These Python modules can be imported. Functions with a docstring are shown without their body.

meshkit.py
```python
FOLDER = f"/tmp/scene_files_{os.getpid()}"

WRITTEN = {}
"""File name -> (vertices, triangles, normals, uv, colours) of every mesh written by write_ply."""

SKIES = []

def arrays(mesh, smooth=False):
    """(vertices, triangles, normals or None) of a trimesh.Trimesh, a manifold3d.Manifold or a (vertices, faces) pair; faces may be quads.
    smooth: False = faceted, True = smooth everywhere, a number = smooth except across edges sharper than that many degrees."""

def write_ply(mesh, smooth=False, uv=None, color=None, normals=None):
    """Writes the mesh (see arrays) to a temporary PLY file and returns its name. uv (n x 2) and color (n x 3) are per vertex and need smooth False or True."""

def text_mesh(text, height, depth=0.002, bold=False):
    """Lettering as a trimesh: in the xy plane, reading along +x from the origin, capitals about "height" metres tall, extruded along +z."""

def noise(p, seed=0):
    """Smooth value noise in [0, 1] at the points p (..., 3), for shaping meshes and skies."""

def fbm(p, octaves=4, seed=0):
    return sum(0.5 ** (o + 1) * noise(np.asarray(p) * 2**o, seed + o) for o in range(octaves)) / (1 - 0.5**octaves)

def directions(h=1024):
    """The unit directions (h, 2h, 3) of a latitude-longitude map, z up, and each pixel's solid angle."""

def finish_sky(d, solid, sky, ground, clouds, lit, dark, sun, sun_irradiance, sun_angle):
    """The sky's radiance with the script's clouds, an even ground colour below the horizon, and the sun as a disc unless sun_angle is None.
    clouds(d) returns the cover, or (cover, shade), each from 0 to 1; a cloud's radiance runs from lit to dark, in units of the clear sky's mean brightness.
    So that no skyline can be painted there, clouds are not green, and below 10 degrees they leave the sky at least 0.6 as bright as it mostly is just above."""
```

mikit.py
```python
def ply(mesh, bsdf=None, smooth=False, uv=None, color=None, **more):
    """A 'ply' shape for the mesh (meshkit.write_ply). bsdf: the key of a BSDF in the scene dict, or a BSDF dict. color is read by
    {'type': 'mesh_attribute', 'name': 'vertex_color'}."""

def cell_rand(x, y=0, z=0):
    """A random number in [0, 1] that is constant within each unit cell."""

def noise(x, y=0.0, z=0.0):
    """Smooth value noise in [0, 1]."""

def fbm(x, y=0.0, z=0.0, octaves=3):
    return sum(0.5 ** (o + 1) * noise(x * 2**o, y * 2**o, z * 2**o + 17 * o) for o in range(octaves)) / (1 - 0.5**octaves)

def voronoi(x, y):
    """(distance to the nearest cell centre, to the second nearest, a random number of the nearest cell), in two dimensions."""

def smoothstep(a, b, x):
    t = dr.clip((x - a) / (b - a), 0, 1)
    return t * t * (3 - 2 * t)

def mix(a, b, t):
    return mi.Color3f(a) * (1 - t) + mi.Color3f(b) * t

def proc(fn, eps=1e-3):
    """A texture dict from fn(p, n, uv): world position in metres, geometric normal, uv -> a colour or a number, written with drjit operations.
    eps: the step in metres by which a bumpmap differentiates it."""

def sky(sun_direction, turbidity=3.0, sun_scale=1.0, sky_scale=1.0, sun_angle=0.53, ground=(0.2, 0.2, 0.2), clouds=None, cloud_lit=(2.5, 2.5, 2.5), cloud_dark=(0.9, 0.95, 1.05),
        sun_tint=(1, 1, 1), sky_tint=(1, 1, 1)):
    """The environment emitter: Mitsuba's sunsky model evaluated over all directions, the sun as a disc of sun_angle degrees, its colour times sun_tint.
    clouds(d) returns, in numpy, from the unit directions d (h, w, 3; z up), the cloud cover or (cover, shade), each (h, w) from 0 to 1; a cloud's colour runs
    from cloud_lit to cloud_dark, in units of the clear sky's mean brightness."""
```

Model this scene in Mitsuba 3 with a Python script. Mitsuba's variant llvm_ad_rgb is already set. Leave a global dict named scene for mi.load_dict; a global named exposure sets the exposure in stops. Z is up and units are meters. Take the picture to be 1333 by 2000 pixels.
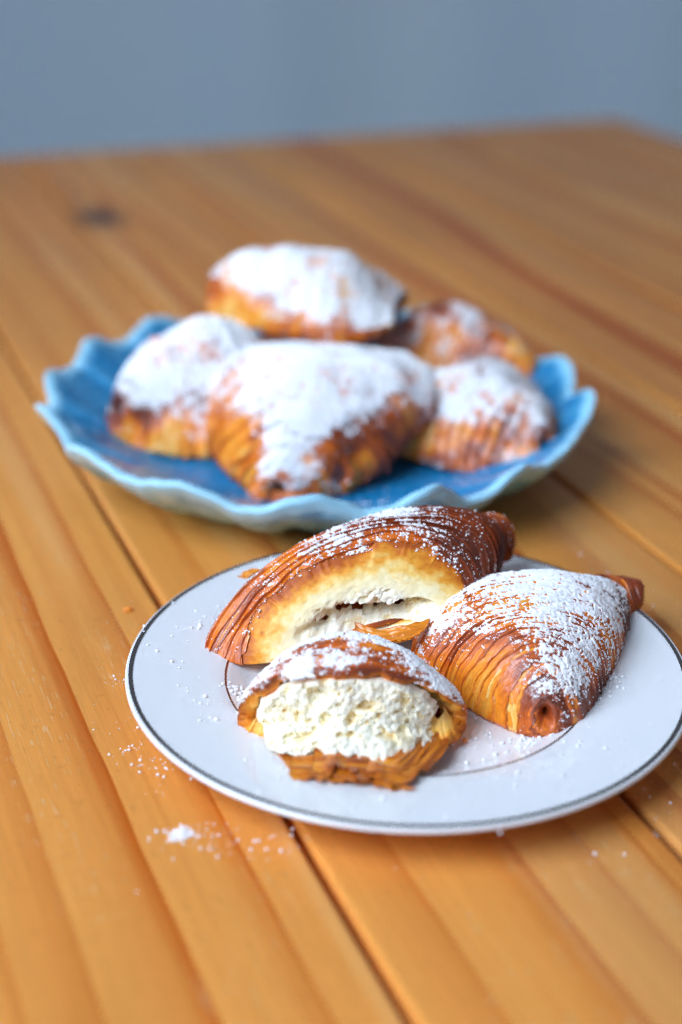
import math
import numpy as np
import trimesh
import drjit as dr
import mitsuba as mi
import mikit
import meshkit
from scipy.interpolate import PchipInterpolator
from scipy.spatial import cKDTree

T = mi.ScalarTransform4f
scene, labels = {}, {}

# ------------------------------------------------------------------ camera, light, exposure
CAM_Z = 0.31915
FWD = np.array([0.0, 0.90928, -0.41618])
CAM_UP = [-0.012627, 0.41615, 0.90921]
FOCUS = 0.592
scene['camera'] = {
    'type': 'thinlens', 'fov': 25.32, 'fov_axis': 'x', 'near_clip': 0.05, 'far_clip': 50.0,
    'aperture_radius': 0.0080, 'focus_distance': FOCUS,
    'to_world': T().look_at(origin=[0, 0, CAM_Z], target=[float(FWD[0]), float(FWD[1]), float(CAM_Z + FWD[2])], up=CAM_UP)}
exposure = 0.09


def window_lamp(key, at, to, half_w, half_h, rgb):
    scene[key] = {'type': 'rectangle',
                  'to_world': T().look_at(origin=at, target=to, up=[0, 0, 1]) @ T().scale([half_w, half_h, 1]),
                  'bsdf': {'type': 'diffuse', 'reflectance': {'type': 'rgb', 'value': [0.5, 0.5, 0.5]}},
                  'emitter': {'type': 'area', 'radiance': {'type': 'rgb', 'value': rgb}}}
    labels[key] = {'kind': 'structure'}


window_lamp('window', [-0.84, -0.06, 0.92], [0.05, 0.50, 0.0], 0.52, 0.48, [7.2, 8.6, 10.7])
scene['room_light'] = {'type': 'constant', 'radiance': {'type': 'rgb', 'value': [0.125, 0.147, 0.186]}}


# ------------------------------------------------------------------ helpers
def rgb(r, g, b):
    return {'type': 'rgb', 'value': [r, g, b]}


def mat(key, base, rough=0.5, spec=0.5, **more):
    scene[key] = {'type': 'twosided', 'bsdf': {'type': 'principled', 'base_color': base, 'roughness': rough, 'specular': spec, **more}}
    return key


VC = {'type': 'mesh_attribute', 'name': 'vertex_color'}


def put(key, mesh, bsdf, smooth=False, color=None):
    scene[key] = mikit.ply(mesh, bsdf, smooth=smooth, color=color)


def tag(key, label=None, category=None, group=None, kind=None):
    labels[key] = {k: v for k, v in dict(label=label, category=category, group=group, kind=kind).items() if v}


def sm(a, b, x):
    t = np.clip((x - a) / (b - a), 0, 1)
    return t * t * (3 - 2 * t)


def hash1(k, seed=0):
    return meshkit.noise(np.stack([np.floor(k) + 0.0, k * 0 + 3, k * 0 + 7], -1), seed)


def ramp(t, stops):
    xs = [s[0] for s in stops]
    return np.stack([np.interp(t, xs, [s[1][c] for s in stops]) for c in range(3)], -1)


def grid_faces(nu, nv, wrap):
    i, j = np.meshgrid(np.arange(nu - 1), np.arange(nv if wrap else nv - 1), indexing='ij')
    j2 = (j + 1) % nv
    a, b, c, d = i * nv + j, (i + 1) * nv + j, (i + 1) * nv + j2, i * nv + j2
    return np.concatenate([np.stack([a, b, c], -1).reshape(-1, 3), np.stack([a, c, d], -1).reshape(-1, 3)])


def revolve(profile, n=256):
    p = np.asarray(profile, float)
    th = np.arange(n) * 2 * np.pi / n
    v = np.stack([p[:, 0][:, None] * np.cos(th), p[:, 0][:, None] * np.sin(th), np.repeat(p[:, 1][:, None], n, 1)], -1).reshape(-1, 3)
    return v, grid_faces(len(p), n, True)[:, ::-1]


def granules(points, radii, seed):
    """Many tiny irregular lumps in one mesh."""
    rng = np.random.default_rng(seed)
    base = trimesh.creation.icosahedron()
    bv, bf = np.array(base.vertices), np.array(base.faces)
    n = len(points)
    jit = 1 + 0.35 * (rng.random((n, len(bv), 1)) - 0.5)
    sc = np.stack([np.ones(n), rng.uniform(.75, 1.1, n), rng.uniform(.6, .95, n)], -1)
    v = points[:, None] + bv[None] * jit * sc[:, None] * np.asarray(radii)[:, None, None]
    f = bf[None] + (np.arange(n) * len(bv))[:, None, None]
    return v.reshape(-1, 3), f.reshape(-1, 3)


# ------------------------------------------------------------------ wood
PSI, C0, PW = 0.379886, 0.147348, 0.1180688
NS = np.array([math.cos(PSI), math.sin(PSI)])
NT = np.array([-math.sin(PSI), math.cos(PSI)])
T_END = 1.5758


def wood(p, n, uv):
    s = p.x * float(NS[0]) + p.y * float(NS[1]) - C0
    t = p.x * float(NT[0]) + p.y * float(NT[1])
    k = dr.floor(s / PW)
    r = mikit.cell_rand(k, 5, 9)
    far = mikit.smoothstep(0.05, 0.24, s + 0.05 * (mikit.noise(t * 2, k) - 0.5))
    wob = (mikit.noise(t * 1.3 + k * 7.7, k * 3.1, s * 5) - 0.5) * (0.012 + 0.05 * far) + (mikit.noise(t * 5 + k * 3, s * 14) - 0.5) * (0.003 + 0.010 * far)
    # knot pulls the grain around itself
    kd = dr.exp(-(dr.square((s - 0.139) / 0.020) + dr.square((t - 1.292) / 0.06)))
    sw = s + wob + kd * 0.018
    # soft growth bands: slow rise, sharp far edge
    lam = 0.019 + 0.016 * r
    x = sw / lam + 1.3 * mikit.noise(sw * 28 + k * 11, k)
    f = x - dr.floor(x)
    amp = 0.45 + 0.75 * mikit.cell_rand(dr.floor(x), k, 2)
    band = dr.power(f, 2.6) * (1 - mikit.smoothstep(0.955, 1.0, f)) * amp
    near = (1 - mikit.smoothstep(0.104, 0.124, s)) * mikit.smoothstep(-0.135, -0.115, s)
    own = mi.Float(0)
    for pos, wid, a in ((-0.0515, 0.011, 1.0), (-0.0210, 0.0075, 0.85), (-0.083, 0.016, 0.5), (-0.104, 0.008, 0.5), (0.0675, 0.012, 0.9), (0.0905, 0.008, 0.9), (0.108, 0.008, 0.6), (0.027, 0.018, 0.45), (0.043, 0.006, 0.25)):
        d = pos + (mikit.noise(t * 3.1 + pos * 90, 4.0) - 0.5) * 0.0035 + (mikit.noise(t * 40 + pos * 50, s * 300) - 0.5) * 0.0008 - s
        own = dr.maximum(own, a * dr.select(d > 0, (0.55 * dr.exp(-d / wid) + 0.45 * dr.exp(-d / (wid * 0.28))) * mikit.smoothstep(0, 0.0009, d), 0))
    band = band * (1 - near) + dr.maximum(own, band * 0.18) * near
    fibre = mikit.noise(s * 1500, t * 45, 1.0)
    fine = mikit.noise(s * 4200, t * 160, 3.0)
    streak = mikit.noise(s * 420, t * 9, 6.0)
    band = band * (0.72 + 0.30 * fibre + 0.25 * streak) + 0.16 * (streak - 0.5) * mikit.noise(s * 35, t * 3, 9.0)
    cloud = mikit.fbm(s * 22, t * 6, 2.0)
    col = mikit.mix((0.690, 0.280, 0.058), (0.46, 0.094, 0.007), dr.clip(band * 1.4, 0, 1))
    col = col * (0.76 + 0.30 * cloud + 0.10 * fibre + 0.08 * fine + 0.10 * (r - 0.5))
    col = mikit.mix(col, (0.72, 0.38, 0.14), 0.34 * mikit.smoothstep(0.52, 0.82, mikit.noise(s * 62 + 5, t * 2.6, k * 3.0)))
    # short pale pores along the grain and small dents
    pore = mikit.smoothstep(0.80, 0.90, mikit.noise(s * 2100 + 31, t * 130, 5.0)) * mikit.smoothstep(0.5, 0.7, mikit.noise(s * 60, t * 20, 8.0))
    col = mikit.mix(col, (0.70, 0.47, 0.24), pore * 0.38)
    speck = mikit.smoothstep(0.86, 0.93, mikit.noise(s * 420, t * 300, 11.0)) * mikit.smoothstep(0.5, 0.65, mikit.noise(s * 24, t * 18, 3.0))
    col = mikit.mix(col, (0.20, 0.08, 0.025), speck * 0.12)
    kn = dr.exp(-dr.square(dr.square((s - 0.139) / 0.0220) + dr.square((t - 1.292) / 0.034)))
    return mikit.mix(col, (0.045, 0.022, 0.022), kn * 0.92)


def wood_bump(p, n, uv):
    s = p.x * float(NS[0]) + p.y * float(NS[1])
    t = p.x * float(NT[0]) + p.y * float(NT[1])
    return mikit.noise(s * 900, t * 30, 2.0) * 0.00003 + mikit.fbm(s * 30, t * 12, 4.0) * 0.00025


scene['wood'] = {'type': 'twosided', 'bsdf': {'type': 'bumpmap', 'arbitrary': mikit.proc(wood_bump, eps=2e-4), 'scale': 1.0,
                 'bsdf': {'type': 'principled', 'base_color': mikit.proc(wood), 'roughness': 0.36, 'specular': 0.18}}}
mat('dark_wood', rgb(0.07, 0.028, 0.010), 0.8, 0.2)


def plank_mesh(s0, s1, t0, t1, thick=0.022, rad=0.0023, bend=0.0):
    """A board with rounded long edges."""
    a = np.linspace(0, np.pi / 2, 6)
    top = [(s1 - rad + rad * math.sin(x), -rad + rad * math.cos(x)) for x in a]
    left = [(s0 + rad - rad * math.sin(x), -rad + rad * math.cos(x)) for x in a[::-1]]
    prof = np.array([(s0, -thick), *left, *top, (s1, -thick)])
    ts = np.concatenate([[t0, t0 + rad], np.linspace(t0 + 0.02, t1 - 0.02, 24), [t1 - rad, t1 - rad * .3, t1]])
    drop = np.zeros(len(ts))
    drop[-1], drop[-2], drop[0] = -rad, -rad * .3, -rad
    v = np.stack([np.concatenate([(p[0] * NS + t * NT), [p[1] + d * (p[1] > -thick + 1e-6)]]) for t, d in zip(ts, drop) for p in prof])
    n = len(prof)
    f = grid_faces(len(ts), n, True)
    caps = []
    for base, flip in ((0, False), ((len(ts) - 1) * n, True)):
        for k in range(1, n - 1):
            tri = [base, base + k, base + k + 1]
            caps.append(tri[::-1] if flip else tri)
    m = trimesh.Trimesh(v, np.vstack([f, caps]), process=False)
    m.fix_normals()
    return m


K0, K1 = -5, 7
for k in range(K0, K1):
    key = 'table__plank' + ('' if k == K0 else f'_{k - K0:03d}')
    g = 0.0016
    rng = np.random.default_rng(100 + k)
    put(key, plank_mesh(C0 + k * PW + g, C0 + (k + 1) * PW - g, 0.02, T_END + rng.uniform(-.0006, .0006)), 'wood', smooth=40)
put('table__batten', plank_mesh(C0 + K0 * PW + .01, C0 + K1 * PW - .01, 0.03, T_END - .03, 0.012, 0.001).apply_translation([0, 0, -0.0130]), 'dark_wood')
tag('table', 'orange brown pine table of wide varnished planks with dark grooves between them', 'table')

# ------------------------------------------------------------------ wall behind


def wall_col(p, n, uv):
    g = mikit.fbm(p.x * 3.1, p.z * 0.35, 2.0)
    return mikit.mix((0.565, 0.69, 0.76), (0.67, 0.75, 0.765), mikit.smoothstep(0.35, 0.65, g))


mat('wall_paint', mikit.proc(wall_col), 0.7, 0.3)
xs = np.linspace(-3.0, 3.5, 400)
wv = np.stack([np.repeat(xs, 2), 2.75 + 0.012 * np.repeat(np.sin(xs * 9.0) + .7 * np.sin(xs * 17.3 + 1), 2), np.tile([-0.75, 1.9], len(xs))], -1)
wf = np.array([[2 * i, 2 * i + 2, 2 * i + 3, 2 * i + 1] for i in range(len(xs) - 1)])
put('wall', (wv, wf), 'wall_paint', smooth=True)
tag('wall', 'plain blue grey wall behind the table, out of focus', kind='structure')

# ------------------------------------------------------------------ white plate
PC = np.array([0.0267, 0.5189, 0.0])
PLATE = [(0, .0062), (.03, .0062), (.050, .0063), (.056, .0068), (.062, .0082), (.067, .0104), (.0695, .0115), (.0715, .0122), (.074, .0128), (.082, .0140), (.094, .0157), (.104, .0171), (.1078, .01765), (.1092, .01765),
         (.1099, .0172), (.1101, .0165), (.1097, .0158), (.1085, .0152), (.100, .0132), (.088, .0105), (.076, .0072), (.068, .0040), (.0655, .0015), (.0645, .0002), (.0630, .0002), (.0620, .0020), (.058, .0030), (0, .0030)]


def smooth_profile(pts, n):
    p = np.array(pts, float)
    d = np.concatenate([[0], np.cumsum(np.linalg.norm(np.diff(p, axis=0), axis=1))])
    f = PchipInterpolator(d, p)
    u = np.unique(np.concatenate([np.linspace(0, d[-1], n), d]))
    return f(u)


def plate_z(r):
    return np.interp(r, [a for a, b in PLATE[:13]], [b for a, b in PLATE[:13]])


scene['porcelain'] = {'type': 'twosided', 'bsdf': {'type': 'principled', 'base_color': rgb(0.75, 0.755, 0.76), 'roughness': 0.06, 'specular': 0.5}}
scene['platinum'] = {'type': 'twosided', 'bsdf': {'type': 'roughconductor', 'material': 'Cr', 'alpha': 0.10, 'distribution': 'ggx', 'specular_reflectance': rgb(.52, .46, .41)}}
v, f = revolve(smooth_profile(PLATE, 120), 360)
put('white_plate', (v + PC, f), 'porcelain', smooth=True)


def band(r0, r1, up, n=5):
    r = np.linspace(r0, r1, n)
    outer = smooth_profile(PLATE, 400)
    outer = outer[: np.argmax(outer[:, 0]) + 6]
    z = np.interp(r, outer[: np.argmax(outer[:, 0]) + 1, 0], outer[: np.argmax(outer[:, 0]) + 1, 1]) + up
    return list(zip(r, z))


rim = band(.1071, .1087, .00035, 12)
v, f = revolve(rim, 360)
put('white_plate__rim_band', (v + PC, f), 'platinum', smooth=True)
v, f = revolve(band(.0709, .0717, .00025, 6), 360)
put('white_plate__inner_band', (v + PC, f), 'platinum', smooth=True)
tag('white_plate', 'round white porcelain plate with silver rim and inner line, in the foreground', 'plate')

# ------------------------------------------------------------------ blue scalloped dish
DC = np.array([-0.0140, 0.765, 0.0])
DISH_IN = [(0, .0105), (.05, .0105), (.078, .0110), (.092, .0140), (.106, .0200), (.119, .0275), (.130, .0345), (.1365, .0390)]
DISH_OUT = [(.1395, .0412), (.1418, .0408), (.1422, .0388), (.1400, .0350), (.132, .0265), (.121, .0175), (.108, .0095), (.096, .0045), (.087, .0020), (.083, .0004), (.079, .0004), (.077, .003), (0, .004)]


PHASE = 2.2


def dish():
    pin, pout = smooth_profile(DISH_IN, 60), smooth_profile(DISH_OUT, 70)
    prof = np.vstack([pin, pout])
    inside = np.concatenate([np.ones(len(pin)), np.zeros(len(pout))])
    nth = 900
    th = np.arange(nth) * 2 * np.pi / nth
    wob = 0.3 * np.sin(2 * th + 1.0) + 0.3 * np.sin(3 * th + 2.2) + .22 * np.sin(5 * th) + PHASE
    NW = 16
    ph = NW * th + wob
    r, z = prof[:, 0][:, None], prof[:, 1][:, None]
    g = sm(0.080, 0.142, r)
    am = 1 + 0.35 * np.sin(4 * th + .4) + .3 * np.sin(7 * th + 2)
    dz = g ** 1.8 * 0.0046 * am * np.sin(ph)
    drr = r / .142 * .0022 * g + g ** 1.6 * 0.0026 * am * np.sin(ph + 0.6)
    ribs = g * (1 - g) * 4 * 0.0010 * np.sin(ph * 2 + .5) + sm(.03, .10, r) * .00035 * np.sin(ph * 4)
    fine = (1 - inside)[:, None] * g * (1 - sm(.122, .134, r)) * 0.0005 * np.sin(NW * 14 * th)
    slope = g * 0.0015 * (np.cos(th - 2.2))
    rr, zz = r + drr + fine, z + dz + ribs + slope * 2
    v = np.stack([rr * np.cos(th), rr * np.sin(th), zz], -1).reshape(-1, 3)
    nn = meshkit.fbm(v * 60, 3, 5).reshape(rr.shape)
    n2 = meshkit.fbm(v * 250, 3, 9).reshape(rr.shape)
    # glaze runs thin and pale on the rim's edge and the crests, thick and deep inside
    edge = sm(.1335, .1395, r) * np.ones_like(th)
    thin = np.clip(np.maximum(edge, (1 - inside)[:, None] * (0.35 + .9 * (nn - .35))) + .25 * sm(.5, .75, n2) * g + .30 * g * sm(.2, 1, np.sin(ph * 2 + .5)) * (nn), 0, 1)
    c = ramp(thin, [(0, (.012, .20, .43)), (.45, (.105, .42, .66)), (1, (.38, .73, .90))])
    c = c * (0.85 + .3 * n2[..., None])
    return (v + DC, grid_faces(len(prof), nth, True)[:, ::-1]), c.reshape(-1, 3)


mat('glaze', VC, 0.13, 0.6)
m, c = dish()
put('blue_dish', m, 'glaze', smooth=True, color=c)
tag('blue_dish', 'blue glazed dish with a wavy scalloped rim holding a heap of pastries', 'dish')

# ------------------------------------------------------------------ pastry
mat('crust', VC, 0.30, 0.5, clearcoat=0.5, clearcoat_gloss=0.85)
mat('amber', VC, 0.24, 0.6)
mat('dough', VC, 0.55, 0.35)
mat('ricotta', VC, 0.62, 0.35)
mat('sugar', rgb(0.90, 0.90, 0.91), 0.9, 0.2)
BAKE = [(0, (.86, .52, .14)), (.16, (.82, .335, .032)), (.36, (.84, .235, .012)), (.54, (.60, .118, .008)), (.72, (.30, .050, .009)), (.86, (.14, .026, .009)), (1, (.055, .014, .008))]


class Loft:
    """Stations u: points left, right, top, bottom; superelliptic sections through them."""

    def __init__(self, st, p=2.3, q=3.5):
        u = np.array([s[0] for s in st])
        L, R, Tp, B = (np.array([s[i] for s in st], float) for i in (1, 2, 3, 4))
        self.f = PchipInterpolator(u, np.hstack([L, R, Tp, B]))
        self.p, self.q = p, q

    def pos(self, u, v):
        w = self.f(u)
        L, R, Tp, B = w[..., 0:3], w[..., 3:6], w[..., 6:9], w[..., 9:12]
        C = (L + R) / 2
        c, s = np.cos(v), np.sin(v)
        e = np.where(s >= 0, 2 / self.p, 2 / self.q)
        cx = np.sign(c) * np.abs(c) ** e
        sy = np.abs(s) ** e
        return C + (R - C) * cx[..., None] + np.where(s[..., None] >= 0, Tp - C, B - C) * sy[..., None]

    def normal(self, u, v):
        h = 2e-3
        du = self.pos(np.clip(u + h, 0, 1), v) - self.pos(np.clip(u - h, 0, 1), v)
        dv = self.pos(u, v + 4e-3) - self.pos(u, v - 4e-3)
        n = np.cross(du, dv)
        n /= np.linalg.norm(n, axis=-1, keepdims=True) + 1e-12
        return n


class Pastry:
    def __init__(self, loft, seed, layers=42, amp=.0013, rev=1, bake=None, lump=.0022, place=None, skew=0.0, blot=.7, fine=.34):
        self.blot, self.fine = blot, fine
        self.l, self.seed, self.layers, self.amp, self.rev, self.bake, self.lump, self.place, self.skew = loft, seed, layers, amp, rev, bake, lump, place, skew
        # orientation of the outward normal
        c = loft.pos(np.full(8, .5), np.linspace(0, 5.5, 8)).mean(0)
        P, n = loft.pos(np.array([.5]), np.array([1.5])), loft.normal(np.array([.5]), np.array([1.5]))
        self.sign = np.sign(((P - c) * n).sum())

    def surf(self, u, v):
        """(points, normals, layer fraction, layer number, base points) of the laminated outside."""
        s = self.seed
        P, n = self.l.pos(u, v), self.l.normal(u, v) * self.sign
        ring = np.stack([np.cos(v) * 1.4, np.sin(v) * 1.4, u * 7], -1)
        warp = 1.7 * (meshkit.fbm(ring, 3, s) - .5) * 2 + self.skew * np.sin(v)
        edge = sm(0, .5, np.sin(np.pi * np.clip(u, 0, 1)) * 3)
        d, fs, ks = 0, [], []
        # broad leaves, and thin ones between them
        for i, (N, A) in enumerate(((self.layers * .42, 1.0), (self.layers * 1.7, self.fine))):
            w2 = 1.8 * (meshkit.noise(np.stack([u * N * .35, u * 0 + s + i, v * 0], -1), s + 3) - .5)
            fray = .55 * (meshkit.fbm(np.stack([np.cos(v) * 5, np.sin(v) * 5, u * N * .5], -1), 3, s + 51 + i) - .5)
            ph = N * u + warp * (N / self.layers) * 1.3 + w2 + fray
            k, f = np.floor(ph), ph - np.floor(ph)
            if self.rev < 0:
                f = 1 - f
            lift = meshkit.noise(np.stack([np.cos(v) * 1.9 + k * 5.3, np.sin(v) * 1.9, k * 1.7], -1), s + 5 + i)
            r1 = hash1(k, s + 7 + i)
            d = d + A * self.amp * (1.9 * np.clip(lift - .18, 0, 1) * (0.35 + r1)) * (f ** 1.5 - .4) * edge
            fs.append(f)
            ks.append(k)
        f, k = fs[1], ks[1]
        d = d + self.lump * (meshkit.fbm(P * 55, 2, s + 9) - .5) * edge
        d = d + .00025 * (meshkit.fbm(np.stack([u * self.layers * 6, np.cos(v) * 8, np.sin(v) * 8], -1), 2, s + 11) - .5)
        self.coarse = fs[0], ks[0]
        return P + n * d[..., None], n, f, k, P

    def grid(self, nu, nv, u0=0.0, u1=1.0, v0=0.0, v1=2 * np.pi):
        u = np.linspace(u0, u1, nu)
        wrap = abs(v1 - v0 - 2 * np.pi) < 1e-6
        v = np.linspace(v0, v1, nv, endpoint=not wrap)
        return np.meshgrid(u, v, indexing='ij'), wrap

    def out(self, P):
        return P if self.place is None else P @ self.place[0].T + self.place[1]

    def crust(self, key, nu, nv, u0=0.0, jag=None):
        (u, v), wrap = self.grid(nu, nv, u0)
        if jag is not None:
            u = u + (1 - u) ** 6 * jag(v)
        P, n, f, k, P0 = self.surf(u, v)
        b = self.bake(u, v, P0, n)
        r1, r2 = hash1(k, self.seed + 21), hash1(k, self.seed + 23)
        streak = meshkit.noise(np.stack([np.cos(v) * 6 + k * 3.3, np.sin(v) * 6, k * 1.1], -1), self.seed + 25)
        fc, kc = self.coarse
        b = b + .16 * (self.fine / .34) * (r1 - .5) + .22 * (hash1(kc, self.seed + 61) - .5) + .15 * (streak - .5) + .10 * sm(.75, .97, f) + .16 * sm(.80, .97, fc) + .20 * (meshkit.fbm(P0 * 180, 3, self.seed + 27) - .5) + .60 * (meshkit.fbm(P0 * 38, 2, self.seed + 29) - .5)
        pale = sm(.80, .95, r2) * sm(.45, .6, streak)
        b = b - .35 * pale
        c = ramp(np.clip(np.where(b > .7, .7 + .45 * (b - .7), b), 0, .90), BAKE) * (0.9 + .2 * meshkit.noise(P0 * 900, self.seed + 31))[..., None]
        put(key, (self.out(P.reshape(-1, 3)), grid_faces(nu, nv, wrap)), 'crust', smooth=True, color=c.reshape(-1, 3))

    def sugar(self, key, cov, nu, nv, u0=0.0, u1=1.0, H=.0011, v0=-.15, v1=np.pi + .15, loose=900):
        H = H * .75
        (u, v), wrap = self.grid(nu, nv, u0, u1, v0, v1)
        P, n, f, k, P0 = self.surf(u, v)
        W = self.out(P)
        nw = n if self.place is None else n @ self.place[0].T
        nw = nw / (np.linalg.norm(nw, axis=-1, keepdims=True) + 1e-12)
        s = self.seed
        med = meshkit.fbm(W * 260, 3, s + 41)
        fin = meshkit.noise(W * 1150, s + 43) * .6 + meshkit.noise(W * 2300, s + 45) * .4
        c = cov(u, v, P0, W, nw) - .05 * sm(.72, .95, f) - .22 * (1 - sm(0, .16, self.coarse[0])) - .10 * sm(.85, .97, self.coarse[0]) + self.blot * (meshkit.fbm(W * 70, 3, self.seed + 47) - .5)
        h = c + 1.15 * (med - .5) + 1.5 * (fin - .5) - .46
        hh = np.where(h > 0, H * (.22 + .8 * np.minimum(h, .7)) + .00022 * (fin - .5), np.maximum(h * .004, -.0007))
        Q = W + nw * hh[..., None] + np.array([0, 0, .00008])
        F = grid_faces(nu, nv, wrap)
        on = (h.ravel() > 0)[F].any(1)
        F = F[on]
        used, inv = np.unique(F, return_inverse=True)
        V, F = Q.reshape(-1, 3)[used], inv.reshape(-1, 3)
        # loose grains on and around the dusted patches
        rng = np.random.default_rng(s + 5)
        pr = np.clip(c.ravel() + .15, 0.01, 1) * (nw[..., 2].ravel() > .05) * (1.0 if loose else 0)
        if loose:
            idx = rng.choice(len(pr), loose, p=pr / pr.sum())
            rad = .00016 + .00030 * rng.random(loose) ** 3
            gv, gf = granules(W.reshape(-1, 3)[idx] + nw.reshape(-1, 3)[idx] * (rad * .5)[:, None], rad, s)
            V, F = np.vstack([V, gv]), np.vstack([F, gf + len(V)])
        put(key, (V, F), 'sugar', smooth=True)
        tag(key, kind='stuff')


def patches(P, scale, seed, lo=.4, hi=.6):
    return sm(lo, hi, meshkit.fbm(P * scale, 3, seed))


def ball(P, c, r):
    return np.exp(-(((P - np.array(c)) / r) ** 2).sum(-1))


# ---- whole pastry on the plate
whole = Loft([
    (0.00, (.0768, .4875, .0160), (.0774, .4875, .0160), (.0772, .4875, .0164), (.0772, .4875, .0156)),
    (0.03, (.0732, .4815, .0150), (.0808, .4808, .0150), (.0770, .4835, .0215), (.0772, .4790, .0110)),
    (0.07, (.0680, .4830, .0100), (.0860, .4815, .0110), (.0770, .4880, .0275), (.0772, .4820, .0075)),
    (0.20, (.0560, .4930, .0085), (.0955, .4930, .0110), (.0755, .4990, .0350), (.0765, .4960, .0070)),
    (0.42, (.0420, .5100, .0085), (.1055, .5130, .0125), (.0740, .5160, .0405), (.0750, .5150, .0070)),
    (0.65, (.0290, .5250, .0110), (.1145, .5360, .0150), (.0725, .5370, .0425), (.0740, .5370, .0072)),
    (0.85, (.0310, .5460, .0130), (.1215, .5600, .0175), (.0735, .5560, .0380), (.0750, .5600, .0085)),
    (0.96, (.0400, .5640, .0150), (.1230, .5730, .0190), (.0790, .5690, .0270), (.0790, .5730, .0120)),
    (1.00, (.0450, .5700, .0160), (.1220, .5770, .0195), (.0800, .5750, .0190), (.0800, .5770, .0150))], p=2.15, q=4)


def bake_whole(u, v, P, n):
    side = P[..., 0] - .074
    b = .54 + .22 * sm(.0, .035, side) - .30 * sm(.030, .012, P[..., 2]) * sm(0.02, -.03, side)
    b = b + .28 * sm(.12, .03, u) - .18 * ball(P, (.052, .497, .022), .016)
    return b + .25 * (patches(P, 38, 71) - .5)


def cov_whole(u, v, P, W, n):
    c = .0 + .54 * sm(.15, .75, n[..., 2]) + .30 * ball(P, (.085, .545, .04), .035) + .22 * ball(P, (.088, .495, .03), .012)
    c = c - .75 * ball(P, (.055, .493, .024), .019) - .25 * ball(P, (.060, .505, .030), .014) - .35 * sm(.05, .01, u)
    return c


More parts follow.
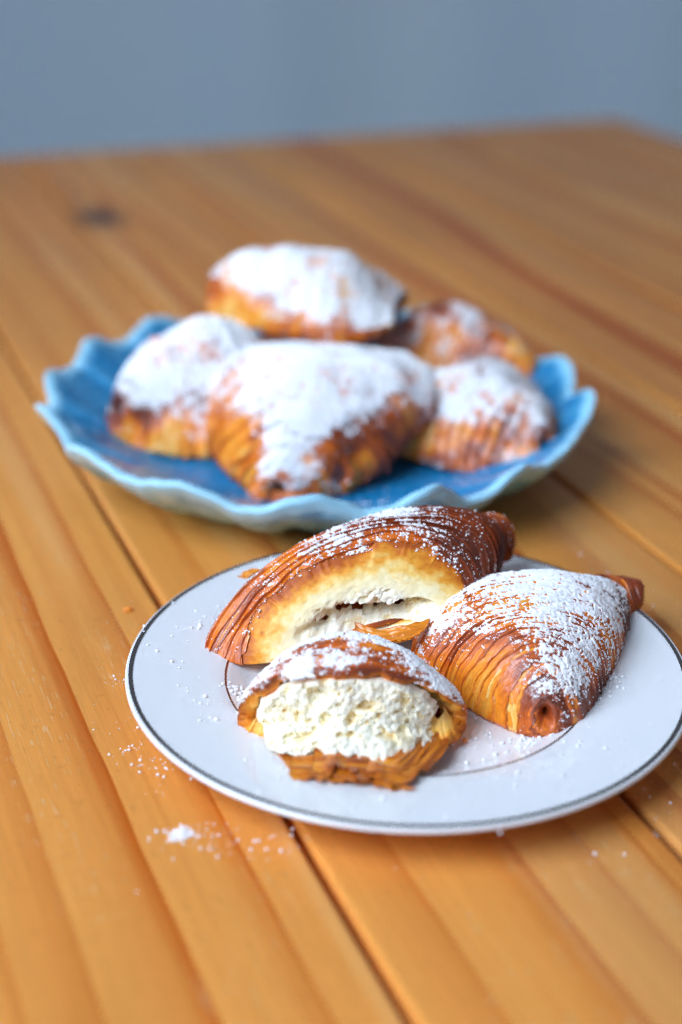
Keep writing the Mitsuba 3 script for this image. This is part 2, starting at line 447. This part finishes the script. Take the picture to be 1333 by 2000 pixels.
pw = Pastry(whole, 11, layers=56, amp=.0011, rev=-1, bake=bake_whole, fine=.26)
pw.crust('pastry__crust', 620, 300)
pw.sugar('pastry__sugar_dusting', cov_whole, 560, 420, loose=2600)
curl = Loft([(0, (.1060, .5800, .0180), (.1195, .5570, .0160), (.1130, .5700, .0295), (.1130, .5680, .0120)),
             (.4, (.1150, .5810, .0185), (.1230, .5620, .0170), (.1190, .5720, .0280), (.1190, .5700, .0130)),
             (.8, (.1225, .5800, .0200), (.1270, .5670, .0190), (.1250, .5735, .0265), (.1250, .5730, .0155)),
             (.95, (.1258, .5785, .0210), (.1285, .5710, .0205), (.1273, .5745, .0260), (.1273, .5745, .0175)),
             (1, (.1283, .5750, .0220), (.1286, .5740, .0220), (.1285, .5746, .0224), (.1285, .5746, .0216))], p=2, q=2)
pc_ = Pastry(curl, 17, layers=9, amp=.0007, rev=-1, bake=lambda u, v, P, n: .66 + 0 * u, lump=.0030)
pc_.crust('pastry__curl', 120, 100)
tag('pastry', 'whole layered pastry dusted with sugar at the right of the white plate', 'pastry')

# ---- generic: lumpy filling


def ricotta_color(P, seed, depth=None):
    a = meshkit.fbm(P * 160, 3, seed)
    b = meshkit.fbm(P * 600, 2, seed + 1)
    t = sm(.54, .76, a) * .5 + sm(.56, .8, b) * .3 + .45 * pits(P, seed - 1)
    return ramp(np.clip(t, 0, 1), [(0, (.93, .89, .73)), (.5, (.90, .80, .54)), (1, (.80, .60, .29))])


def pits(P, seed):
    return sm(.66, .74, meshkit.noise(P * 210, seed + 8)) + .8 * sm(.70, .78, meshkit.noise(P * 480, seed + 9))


def curds(P, seed, n=2600, r0=.0007, r1=.0021):
    """Height of crumbly cheese: round grains lying over one another, and holes."""
    rng = np.random.default_rng(seed)
    Q = P.reshape(-1, 3)
    cen = Q[rng.choice(len(Q), n)] + rng.normal(0, .0003, (n, 3))
    rad = r0 + (r1 - r0) * rng.random(n) ** 1.8
    dist, idx = cKDTree(cen).query(Q + .00035 * (np.stack([meshkit.noise(Q * 900, seed + i) for i in range(3)], -1) - .5), k=7)
    h = np.sqrt(np.maximum(rad[idx] ** 2 - dist ** 2, 0)).max(1).reshape(P.shape[:-1])
    big = meshkit.fbm(P * 120, 3, seed + 6) - .5
    hole = pits(P, seed)
    return .0050 * big + .95 * h - .0030 * hole + .00035 * (meshkit.fbm(P * 1500, 2, seed + 12) - .5)


def disc_map(n):
    a = np.linspace(-1, 1, n)
    x, y = np.meshgrid(a, a, indexing='ij')
    return x * np.sqrt(1 - y * y / 2), y * np.sqrt(1 - x * x / 2)


# ---- front half: cut face towards the camera
front = Loft([
    (0.00, (-.0374, .4800, .0140), (.0475, .4830, .0150), (.0010, .4690, .0400), (.0050, .4650, .0075)),
    (0.20, (-.0360, .4860, .0125), (.0480, .4890, .0135), (.0012, .4785, .0425), (.0050, .4740, .0068)),
    (0.45, (-.0310, .4960, .0110), (.0440, .4980, .0120), (.0018, .4890, .0425), (.0050, .4880, .0066)),
    (0.70, (-.0230, .5080, .0100), (.0350, .5090, .0110), (.0030, .5020, .0390), (.0050, .5020, .0066)),
    (0.90, (-.0110, .5200, .0095), (.0210, .5200, .0100), (.0040, .5160, .0250), (.0050, .5160, .0068)),
    (1.00, (.0030, .5270, .0110), (.0070, .5270, .0110), (.0050, .5265, .0130), (.0050, .5265, .0095))], p=2.0, q=3.0)


def bake_front(u, v, P, n):
    return .56 + .22 * sm(.12, .0, u) + .2 * (patches(P, 45, 31) - .5)


def cov_front(u, v, P, W, n):
    return -.06 + .54 * sm(.1, .7, n[..., 2]) - .35 * sm(.10, .03, u) - .22 * ball(P, (.022, .482, .040), .012)


def jag_f(v):
    return .22 * np.clip(meshkit.fbm(np.stack([np.cos(v) * 6, np.sin(v) * 6, v * 0], -1), 4, 77) - .32, 0, 1)


pf = Pastry(front, 23, layers=26, amp=.0011, rev=1, bake=bake_front, lump=.0016, blot=1.5)
pf.crust('pastry_half__crust', 340, 320, jag=jag_f)
pf.sugar('pastry_half__sugar_dusting', cov_front, 320, 460, u1=.85, loose=1400)


def shell_inside(p, key, jag, th0, th1, depth, seed, stops, floor=None):
    """The torn edge and the inside of a hollow crust, going in from the outer edge."""
    nv, ns = 320, 40
    v = np.linspace(0, 2 * np.pi, nv, endpoint=False)
    s = np.linspace(0, 1, ns)
    S, V = np.meshgrid(s, v, indexing='ij')
    U = (jag(V)) * 1.0
    edge, n, _, _, _ = p.surf(np.maximum(U, 0), V)
    a = p.l.pos(np.full_like(V, .02), V)
    cen = a.mean(1, keepdims=True)
    th = th0 + th1 * meshkit.noise(np.stack([np.cos(V) * 4, np.sin(V) * 4, V * 0], -1), seed)
    inn, _, _, _, _ = p.surf(np.clip(U + depth * sm(.25, 1, S), 0, 1), V)
    P = inn - n * (th * sm(0, .35, S) + .0075 * S ** 1.3)[..., None]
    P = P + n * (.0009 * (meshkit.fbm(P * 300, 3, seed + 2) - .5) * sm(0, .1, S))[..., None]
    c = ramp(np.clip(S + .5 * (meshkit.fbm(P * 120, 3, seed + 3) - .5) + .25 * (meshkit.noise(P * 700, seed + 4) - .5), 0, 1), stops)
    put(key, (P.reshape(-1, 3), grid_faces(ns, nv, True)[:, ::-1]), 'dough', smooth=True, color=c.reshape(-1, 3))


shell_inside(pf, 'pastry_half__inner_layer', jag_f, .0012, .0016, .16, 51, [(0, (.26, .055, .010)), (.14, (.52, .13, .010)), (.32, (.80, .29, .025)), (.6, (.88, .50, .11)), (1, (.82, .52, .18))])


def front_filling():
    n = 400
    x, y = disc_map(n)
    # section shape, shrunk inside the crust
    v = np.arctan2(y, x)
    r = np.sqrt(x * x + y * y)
    E = front.pos(np.full_like(v, .02), v)
    C = np.array([.0045, .4745, .0205])
    k = .745 + .185 * np.clip(np.sin(v), 0, 1) + .10 * np.clip(-np.sin(v), 0, 1) + .07 * (meshkit.fbm(np.stack([np.cos(v) * 4, np.sin(v) * 4, v * 0], -1), 4, 61) - .5) * 2
    P = C + (E - C) * (r * k)[..., None]
    out = np.array([-.05, -.96, .28])
    out /= np.linalg.norm(out)
    low = sm(.0265, .0095, P[..., 2])
    bulge = .0015 + .0050 * (1 - r ** 2) + .0150 * low * sm(.046, .016, P[..., 0]) * sm(-.041, -.022, P[..., 0])
    P = P + out * bulge[..., None]
    P[..., 2] -= .0030 * low
    d = curds(P, 62)
    P = P + out * (d * sm(1.0, .93, r) - .0045 * sm(.94, 1.0, r))[..., None]
    # a hollow at the lower left, where the filling has come away
    P = P + out * (-.010 * ball(P, (-.012, .462, .0135), np.array([.011, .05, .0022])))[..., None]
    P[..., 2] = np.maximum(P[..., 2], plate_z(np.hypot(P[..., 0] - PC[0], P[..., 1] - PC[1])) + .0022)
    return P, d


P, d = front_filling()
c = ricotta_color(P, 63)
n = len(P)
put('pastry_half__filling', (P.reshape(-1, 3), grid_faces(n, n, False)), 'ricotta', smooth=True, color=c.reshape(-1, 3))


def sheet(outline_top, outline_bot, seed, nu=160, nv=60, wav=.0012, th=.0006):
    """A thin flake between two edge curves (lists of points), with thickness."""
    a, b = np.array(outline_top, float), np.array(outline_bot, float)
    ua, ub = np.linspace(0, 1, len(a)), np.linspace(0, 1, len(b))
    u = np.linspace(0, 1, nu)
    A, B = PchipInterpolator(ua, a)(u), PchipInterpolator(ub, b)(u)
    s = np.linspace(0, 1, nv)
    rag = (meshkit.fbm(np.stack([u * 14, u * 0, u * 0 + seed], -1), 4, seed) - .5) * .5
    S = s[None, :] * (1 + rag[:, None] * s[None, :])
    P = A[:, None] * (1 - S[..., None]) + B[:, None] * S[..., None]
    w = meshkit.fbm(np.stack([u[:, None] * 5 + 0 * S, S * 3, 0 * S], -1), 3, seed + 1) - .5
    stri = meshkit.noise(np.stack([u[:, None] * 6 + 0 * S, S * 22, 0 * S], -1), seed + 2) - .5
    P[..., 2] += wav * 2 * w + .0007 * stri
    t = np.clip(.5 + 1.2 * stri + 1.2 * w, 0, 1)
    col = ramp(t, [(0, (.72, .27, .020)), (.5, (.56, .14, .008)), (1, (.28, .050, .006))])
    Q = P.copy()
    Q[..., 2] -= th
    v = np.vstack([P.reshape(-1, 3), Q.reshape(-1, 3)])
    f = grid_faces(nu, nv, False)
    N = nu * nv
    loop = np.concatenate([np.arange(nv), np.arange(1, nu) * nv + nv - 1, (nu - 1) * nv + np.arange(nv - 2, -1, -1), np.arange(nu - 2, 0, -1) * nv])
    l2 = np.roll(loop, -1)
    side = np.vstack([np.stack([loop, loop + N, l2 + N], -1), np.stack([loop, l2 + N, l2], -1)])
    return (v, np.vstack([f, f[:, ::-1] + N, side])), np.vstack([col.reshape(-1, 3)] * 2)


m, c = sheet([(-.026, .468, .0138), (-.010, .462, .0122), (.010, .462, .0115), (.030, .470, .0105), (.0455, .482, .0140)],
             [(-.0150, .4435, .0152), (-.005, .4430, .0152), (.007, .4415, .0150), (.0190, .4395, .0146), (.0410, .4710, .0112)], 81, wav=.0010)
put('pastry_half__base_flake', m, 'amber', smooth=True, color=c)
for i, (ofs, lift, sc) in enumerate((((-.0016, -.0022, 0), .0016, 1.02), ((.0030, -.0030, 0), .0030, .90), ((.0010, -.0006, 0), .0044, .80))):
    o = np.array(ofs)
    bot = np.array([(-.0150, .4435, .0152), (-.003, .4425, .0152), (.009, .4410, .0150), (.0200, .4385, .0148), (.0400, .4700, .0112)])
    mid = bot.mean(0)
    bot = mid + (bot - mid) * np.array([sc, 1, 1]) + o + (0, 0, lift * .5)
    topc = bot + (0.001, .014 + .004 * i, -.0005)
    m, c = sheet(topc, bot, 85 + i, 150, 34, .0016, .0004)
    put(f'pastry_half__base_flake_{i + 1:03d}', m, 'amber', smooth=True, color=c)
m, c = sheet([(.0170, .4420, .0156), (.0195, .4395, .0156), (.0225, .4370, .0156)], [(.0180, .4400, .0158), (.0205, .4365, .0158), (.0270, .4350, .0160)], 83, 60, 16, .0006)
put('pastry_half__flake', m, 'amber', smooth=True, color=c)
tag('pastry_half', 'front torn pastry half with its white cheese filling facing the viewer', 'pastry')

# ---- top half: leaning across the back
top = Loft([
    (0.00, (-.0375, .5230, .0120), (.0530, .5375, .0280), (.0070, .5480, .0500), (.0050, .5330, .0220)),
    (0.12, (-.0450, .5270, .0120), (.0555, .5440, .0275), (.0110, .5540, .0555), (.0080, .5400, .0220)),
    (0.28, (-.0545, .5345, .0125), (.0590, .5520, .0265), (.0180, .5620, .0595), (.0120, .5500, .0215)),
    (0.36, (-.0535, .5420, .0135), (.0605, .5570, .0262), (.0235, .5665, .0602), (.0160, .5560, .0215)),
    (0.55, (-.0300, .5600, .0200), (.0635, .5690, .0255), (.0370, .5770, .0565), (.0280, .5700, .0215)),
    (0.75, (.0100, .5800, .0270), (.0665, .5810, .0255), (.0510, .5880, .0500), (.0420, .5830, .0225)),
    (0.90, (.0400, .5940, .0320), (.0705, .5920, .0270), (.0620, .5970, .0450), (.0580, .5940, .0240)),
    (0.97, (.0590, .6010, .0330), (.0765, .6000, .0300), (.0690, .6030, .0430), (.0670, .6000, .0255)),
    (1.00, (.0700, .6060, .0345), (.0740, .6060, .0345), (.0720, .6065, .0365), (.0720, .6060, .0330))], p=2.1, q=2.6)


def bake_top(u, v, P, n):
    b = .50 + .26 * sm(-.02, .03, P[..., 0]) - .12 * sm(-.03, -.05, P[..., 0])
    return b + .2 * (patches(P, 40, 33) - .5)


def cov_top(u, v, P, W, n):
    c = -.02 + .12 * sm(.2, .9, n[..., 2]) + .50 * ball(P, (-.002, .560, .052), .017) + .60 * ball(P, (.020, .570, .061), .011) + .18 * ball(P, (.03, .562, .055), .02) - .12 * sm(.035, .055, P[..., 0])
    return c


def jag_t(v):
    return .16 * np.clip(meshkit.fbm(np.stack([np.cos(v) * 5, np.sin(v) * 5, v * 0], -1), 4, 97) - .3, 0, 1)


pt = Pastry(top, 37, layers=54, amp=.0017, rev=-1, bake=bake_top, lump=.0016, fine=.14)
pt.crust('pastry_half_001__crust', 620, 320, jag=jag_t)
pt.sugar('pastry_half_001__sugar_dusting', cov_top, 520, 420, loose=1100)


def torn_face():
    """Pale stretched dough from the crust's torn edge inwards, then ricotta round a dark hollow."""
    nv, ns = 460, 210
    v = np.linspace(0, 2 * np.pi, nv, endpoint=False)
    s = np.linspace(0, 1, ns)
    S, V = np.meshgrid(s, v, indexing='ij')
    edge, nrm, _, _, _ = pt.surf(np.maximum(jag_t(V), 0), V)
    C = np.array([.0165, .5345, .0215])
    low = sm(.15, -.25, np.sin(V))
    inner = .24 + .12 * np.cos(V) ** 2 + .05 * np.cos(V * 3 + 1)
    k = 1 - (1 - inner) * np.clip(S / .62, 0, 1)
    k = np.where(S > .62, inner * (1 - .98 * (S - .62) / .38), k)
    base = pt.l.pos(np.full_like(V, .025), V)
    E = edge + (base - edge) * sm(.0, .16, S)[..., None]
    P = C + (E - C) * k[..., None]
    out = np.array([-.16, -.93, -.12])
    out /= np.linalg.norm(out)
    back = -out
    bul = .0065 * np.sin(np.pi * np.clip(S / .62, 0, 1)) ** .8 * (1 - .8 * low) - .0010
    bul = bul - .0035 * sm(.50, 1.0, S)
    P = P + out * bul[..., None]
    gone = 0
    for at, rad, dep in (((.005, .532, .0285), (.0090, .03, .0028), .024), ((.019, .532, .0290), (.006, .03, .0022), .022), ((.0310, .534, .0325), (.0045, .03, .0018), .016), ((-.009, .532, .0245), (.005, .03, .0018), .014)):
        dd = dep * ball(P + .0016 * (meshkit.fbm(P * 260, 2, 19) - .5)[..., None] * 2, at, np.array(rad))
        gone = gone + dd
        P = P - out * np.minimum(dd, .009)[..., None]
    w = sm(.30, .44, S + .22 * (meshkit.fbm(P * 110, 3, 5) - .5))
    d = curds(P, 66, 5200, .0006, .0017)
    P = P + (out * .85 + np.array([0, 0, -.4]))[None, None] * (d * 1.05 * w)[..., None]
    P = P + out * ((.0016 * (meshkit.fbm(P * 110, 3, 8) - .5) + .0006 * (meshkit.fbm(P * 520, 2, 18) - .5)) * (1 - w) * sm(0, .08, S))[..., None]
    nz = .75 * (meshkit.fbm(P * 85, 4, 6) - .5) + .50 * (meshkit.fbm(P * 420, 3, 7) - .5)
    t = np.clip(S / .46 + nz * .60, 0, 1)
    dough = ramp(t, [(0, (.42, .085, .009)), (.10, (.62, .165, .012)), (.22, (.82, .33, .030)), (.35, (.90, .58, .16)), (.52, (.94, .78, .42)), (.75, (.95, .86, .56)), (1, (.95, .88, .64))])
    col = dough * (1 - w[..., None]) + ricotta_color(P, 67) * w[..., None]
    F = grid_faces(ns, nv, True)[:, ::-1]
    F = F[~(gone.ravel() > .0095)[F].all(1)]
    put('pastry_half_001__torn_dough', (P.reshape(-1, 3), F), 'dough', smooth=True, color=col.reshape(-1, 3))


torn_face()
m, c = sheet([(.0060, .5320, .0265), (.0150, .5290, .0262), (.0260, .5285, .0285), (.0360, .5310, .0300)],
             [(.0070, .5240, .0245), (.0150, .5200, .0238), (.0240, .5210, .0262), (.0330, .5230, .0285)], 91, 90, 30, .0012)
put('pastry_half_001__flake', m, 'amber', smooth=True, color=ramp(np.full(len(c), .3), BAKE) * .5 + c * .5)
m, c = sheet([(-.0385, .5640, .0300), (-.0360, .5660, .0310), (-.0325, .5680, .0315)], [(-.0430, .5670, .0290), (-.0405, .5700, .0300), (-.0360, .5720, .0310)], 93, 60, 24, .0008, .0005)
put('pastry_half_001__flake_001', m, 'crust', smooth=True, color=ramp(np.full(len(c), .22), BAKE) * .7 + c * .3)
tag('pastry_half_001', 'rear torn pastry half leaning on the others, pale dough open, dark tip', 'pastry')

# ------------------------------------------------------------------ pastries in the blue dish
CANON = [
    (0.00, (-.003, -.046, .016), (.003, -.046, .016), (.0, -.046, .018), (.0, -.046, .014)),
    (0.03, (-.006, -.049, .013), (.006, -.049, .013), (.0, -.047, .023), (.0, -.049, .008)),
    (0.10, (-.014, -.043, .006), (.014, -.043, .006), (.0, -.040, .030), (.0, -.044, .001)),
    (0.30, (-.030, -.025, .004), (.030, -.025, .004), (.0, -.020, .039), (.0, -.025, .000)),
    (0.55, (-.043, -.003, .004), (.043, -.003, .004), (.0, .000, .042), (.0, -.002, .000)),
    (0.75, (-.051, .016, .006), (.051, .016, .006), (.0, .016, .038), (.0, .016, .000)),
    (0.90, (-.048, .032, .008), (.048, .032, .008), (.0, .030, .028), (.0, .032, .002)),
    (1.00, (-.035, .044, .012), (.035, .044, .012), (.0, .042, .016), (.0, .044, .009))]


def rot(yaw, pitch=0.0, roll=0.0):
    y, p, r = np.radians([yaw, pitch, roll])
    Rz = np.array([[math.cos(y), -math.sin(y), 0], [math.sin(y), math.cos(y), 0], [0, 0, 1]])
    Rx = np.array([[1, 0, 0], [0, math.cos(p), -math.sin(p)], [0, math.sin(p), math.cos(p)]])
    Ry = np.array([[math.cos(r), 0, math.sin(r)], [0, 1, 0], [-math.sin(r), 0, math.cos(r)]])
    return Rz @ Rx @ Ry


def dish_pastry(key, loc, R, scale, seed, label, base, dust, bare=(), p=1.8, cut=(.25, .72)):
    M = R @ np.diag(scale)
    lf = Loft(CANON, p=p, q=4)

    def bake(u, v, P, n):
        return base + .20 * sm(.15, .0, u) + .18 * sm(.85, 1.0, u) + .45 * (patches(P, 40, seed) - .5) - .06 * sm(.022, .008, P[..., 2])

    def cov(u, v, P, W, n):
        c = dust * .02 + .90 * dust * sm(cut[0], cut[1], n[..., 2])
        for b, r, a in bare:
            c = c - a * ball(W, b, r)
        return c

    q = Pastry(lf, seed, layers=48, amp=.0019, rev=-1, bake=bake, place=(M, np.array(loc, float)), lump=.007, blot=1.6)
    q.crust(key + '__crust', 300, 180)
    q.sugar(key + '__sugar_dusting', cov, 320, 260, loose=300, H=.0013)
    tag(key, label, 'pastry', 'sugar dusted pastries heaped in the blue dish')


dish_pastry('pastry_001', (-.072, .780, .0125), rot(-56, 0, 0), (1.20, 1.18, 1.42), 131, 'sugar covered pastry at the left end of the blue dish', .60, .88, cut=(.15, .60))
dish_pastry('pastry_002', (-.0185, .738, .0255), rot(-11, 24, -3), (1.30, 1.18, 1.10), 141, 'large sugar covered pastry at the front middle of the blue dish', .54, .96, bare=(((-.058, .700, .030), .024, .9), ((.034, .700, .028), .024, .9), ((.030, .735, .056), .008, .5), ((-.030, .688, .024), .017, -.75)), cut=(.10, .55))
dish_pastry('pastry_003', (.072, .760, .0125), rot(38, 0, 0), (1.08, 1.08, 1.06), 151, 'orange sided pastry at the right front of the blue dish, below the narrow one', .54, .72)
dish_pastry('pastry_004', (.064, .845, .0200), rot(55, 6, 0), (.80, 1.08, 1.05), 161, 'narrow pastry at the right back of the blue dish with only a light dusting', .54, .46, cut=(.5, .95))
dish_pastry('pastry_005', (-.022, .842, .0130), rot(170, 0, 0), (.95, .95, .95), 171, 'mostly hidden pastry in the middle of the blue dish, under the topmost one', .6, .6)
dish_pastry('pastry_006', (-.0200, .832, .0565), rot(-100, 0, 0), (.84, 1.20, 1.05), 181, 'topmost pastry of the heap in the blue dish, golden under white sugar', .44, .90, bare=(((.036, .832, .085), .017, .9),), cut=(.30, .62))

# ------------------------------------------------------------------ loose sugar and crumbs
rng = np.random.default_rng(5)


def scatter(centres, n_each, spread, r0, r1, zf):
    pts, rad = [], []
    for (cx, cy), n, sp in zip(centres, n_each, spread):
        q = rng.normal(0, sp, (n, 2)) + (cx, cy)
        r = r0 + (r1 - r0) * rng.random(n) ** 3
        pts.append(np.column_stack([q, zf(q) + r * .45]))
        rad.append(r)
    return np.vstack(pts), np.concatenate(rad)


def on_plate(q):
    return plate_z(np.hypot(q[:, 0] - PC[0], q[:, 1] - PC[1]))


cs = [(-.040, .507), (-.036, .501), (-.060, .548), (-.052, .560), (-.058, .500), (-.050, .490), (-.045, .480), (-.070, .530), (.070, .477), (.062, .470), (.085, .470), (.100, .500), (.108, .512), (.050, .462), (.06, .445), (.035, .430), (.0, .428), (-.02, .440), (.09, .455), (-.03, .585), (.02, .46), (.05, .48), (-.075, .55)]
P1, r1_ = scatter(cs, [90, 50, 30, 14, 16, 18, 22, 14, 90, 30, 26, 40, 40, 26, 24, 18, 14, 12, 16, 12, 12, 26, 12], [.0025, .002, .002, .004, .006, .003, .003, .010, .003, .006, .010, .004, .003, .008, .010, .012, .012, .010, .014, .012, .01, .006, .012], .00014, .00095, on_plate)
P2 = rng.uniform(-.105, .105, (420, 2))
P2 = P2[np.hypot(P2[:, 0], P2[:, 1]) < .104] + PC[:2]
r2_ = .00010 + .00035 * rng.random(len(P2)) ** 3
put('plate_sugar', granules(np.vstack([P1, np.column_stack([P2, on_plate(P2) + r2_ * .4])]), np.concatenate([r1_, r2_]), 8), 'sugar', smooth=True)
tag('plate_sugar', 'fine grains of powdered sugar spilled over the white plate', 'powdered sugar', kind='stuff')

flat = lambda q: np.zeros(len(q))
tc = [(-.0500, .4270), (-.0440, .4280), (-.060, .4280), (-.040, .424), (-.088, .530), (-.075, .500), (-.080, .480), (-.070, .470), (-.064, .470), (-.09, .50), (-.066, .452), (-.066, .398), (.120, .440), (.115, .455), (-.02, .425), (-.03, .42), (.09, .42), (.04, .40), (.11, .62), (.125, .60)]
P3, r3_ = scatter(tc, [20, 9, 12, 12, 14, 16, 16, 16, 16, 9, 4, 1, 8, 5, 14, 10, 6, 4, 10, 10], [.004, .004, .003, .004, .003, .003, .003, .003, .004, .006, .002, .001, .008, .006, .006, .005, .01, .01, .012, .01], .00022, .00085, flat)
put('table_sugar', granules(P3, r3_, 9), 'sugar', smooth=True)
tag('table_sugar', 'scattered white sugar grains on the planks in front of the plate', 'powdered sugar', kind='stuff')
P4 = rng.normal(0, 1, (170, 2)) * (.0020, .0017)
hgt = np.exp(-(P4 ** 2).sum(1) / .0022 ** 2)
r4_ = rng.uniform(.0003, .00075, len(P4))
put('sugar_heap', granules(np.column_stack([P4 + (-.0535, .4288), .0002 + .0014 * hgt * rng.random(len(P4))]), r4_, 10), 'sugar', smooth=True)
tag('sugar_heap', 'small heap of powdered sugar on the table left of the groove', 'powdered sugar')


P5 = rng.normal(0, 1, (110, 2)) * (.050, .020) + (DC[0], .672)
P5 = P5[np.hypot(P5[:, 0] - DC[0], P5[:, 1] - DC[1]) < .115]
z5 = np.interp(np.hypot(P5[:, 0] - DC[0], P5[:, 1] - DC[1]), [a for a, b in DISH_IN], [b for a, b in DISH_IN])
r5_ = rng.uniform(.0002, .0007, len(P5))
put('dish_sugar', granules(np.column_stack([P5, z5 + r5_ * .5]), r5_, 12), 'sugar', smooth=True)
tag('dish_sugar', 'few white sugar grains fallen on the glaze inside the blue dish', 'powdered sugar', kind='stuff')


def crumb(key, at, size, b, seed, label):
    m = trimesh.creation.icosphere(3, 1.0)
    v = np.array(m.vertices)
    v = v * (1 + .7 * (meshkit.fbm(v * 1.7 + seed, 3, seed) - .5))[:, None] * np.array(size) + np.array(at)
    c = ramp(np.full(len(v), b) + .3 * (meshkit.noise(v * 900, seed) - .5), BAKE)
    put(key, (v, np.array(m.faces)), 'crust', smooth=True, color=c)
    tag(key, label, 'crumb')


crumb('crumb', (-.0934, .5898, .0008), (.0020, .0016, .0010), .35, 1, 'orange pastry crumb on the table left of the white plate')
crumb('crumb_001', (.0470, .4780, .0076), (.0008, .0008, .0008), .45, 2, 'tiny orange crumb on the white plate between the front half and the whole pastry')
crumb('crumb_002', (-.0180, .4400, .0145), (.0012, .0007, .0005), .5, 3, 'tiny reddish flake near the front rim of the white plate')
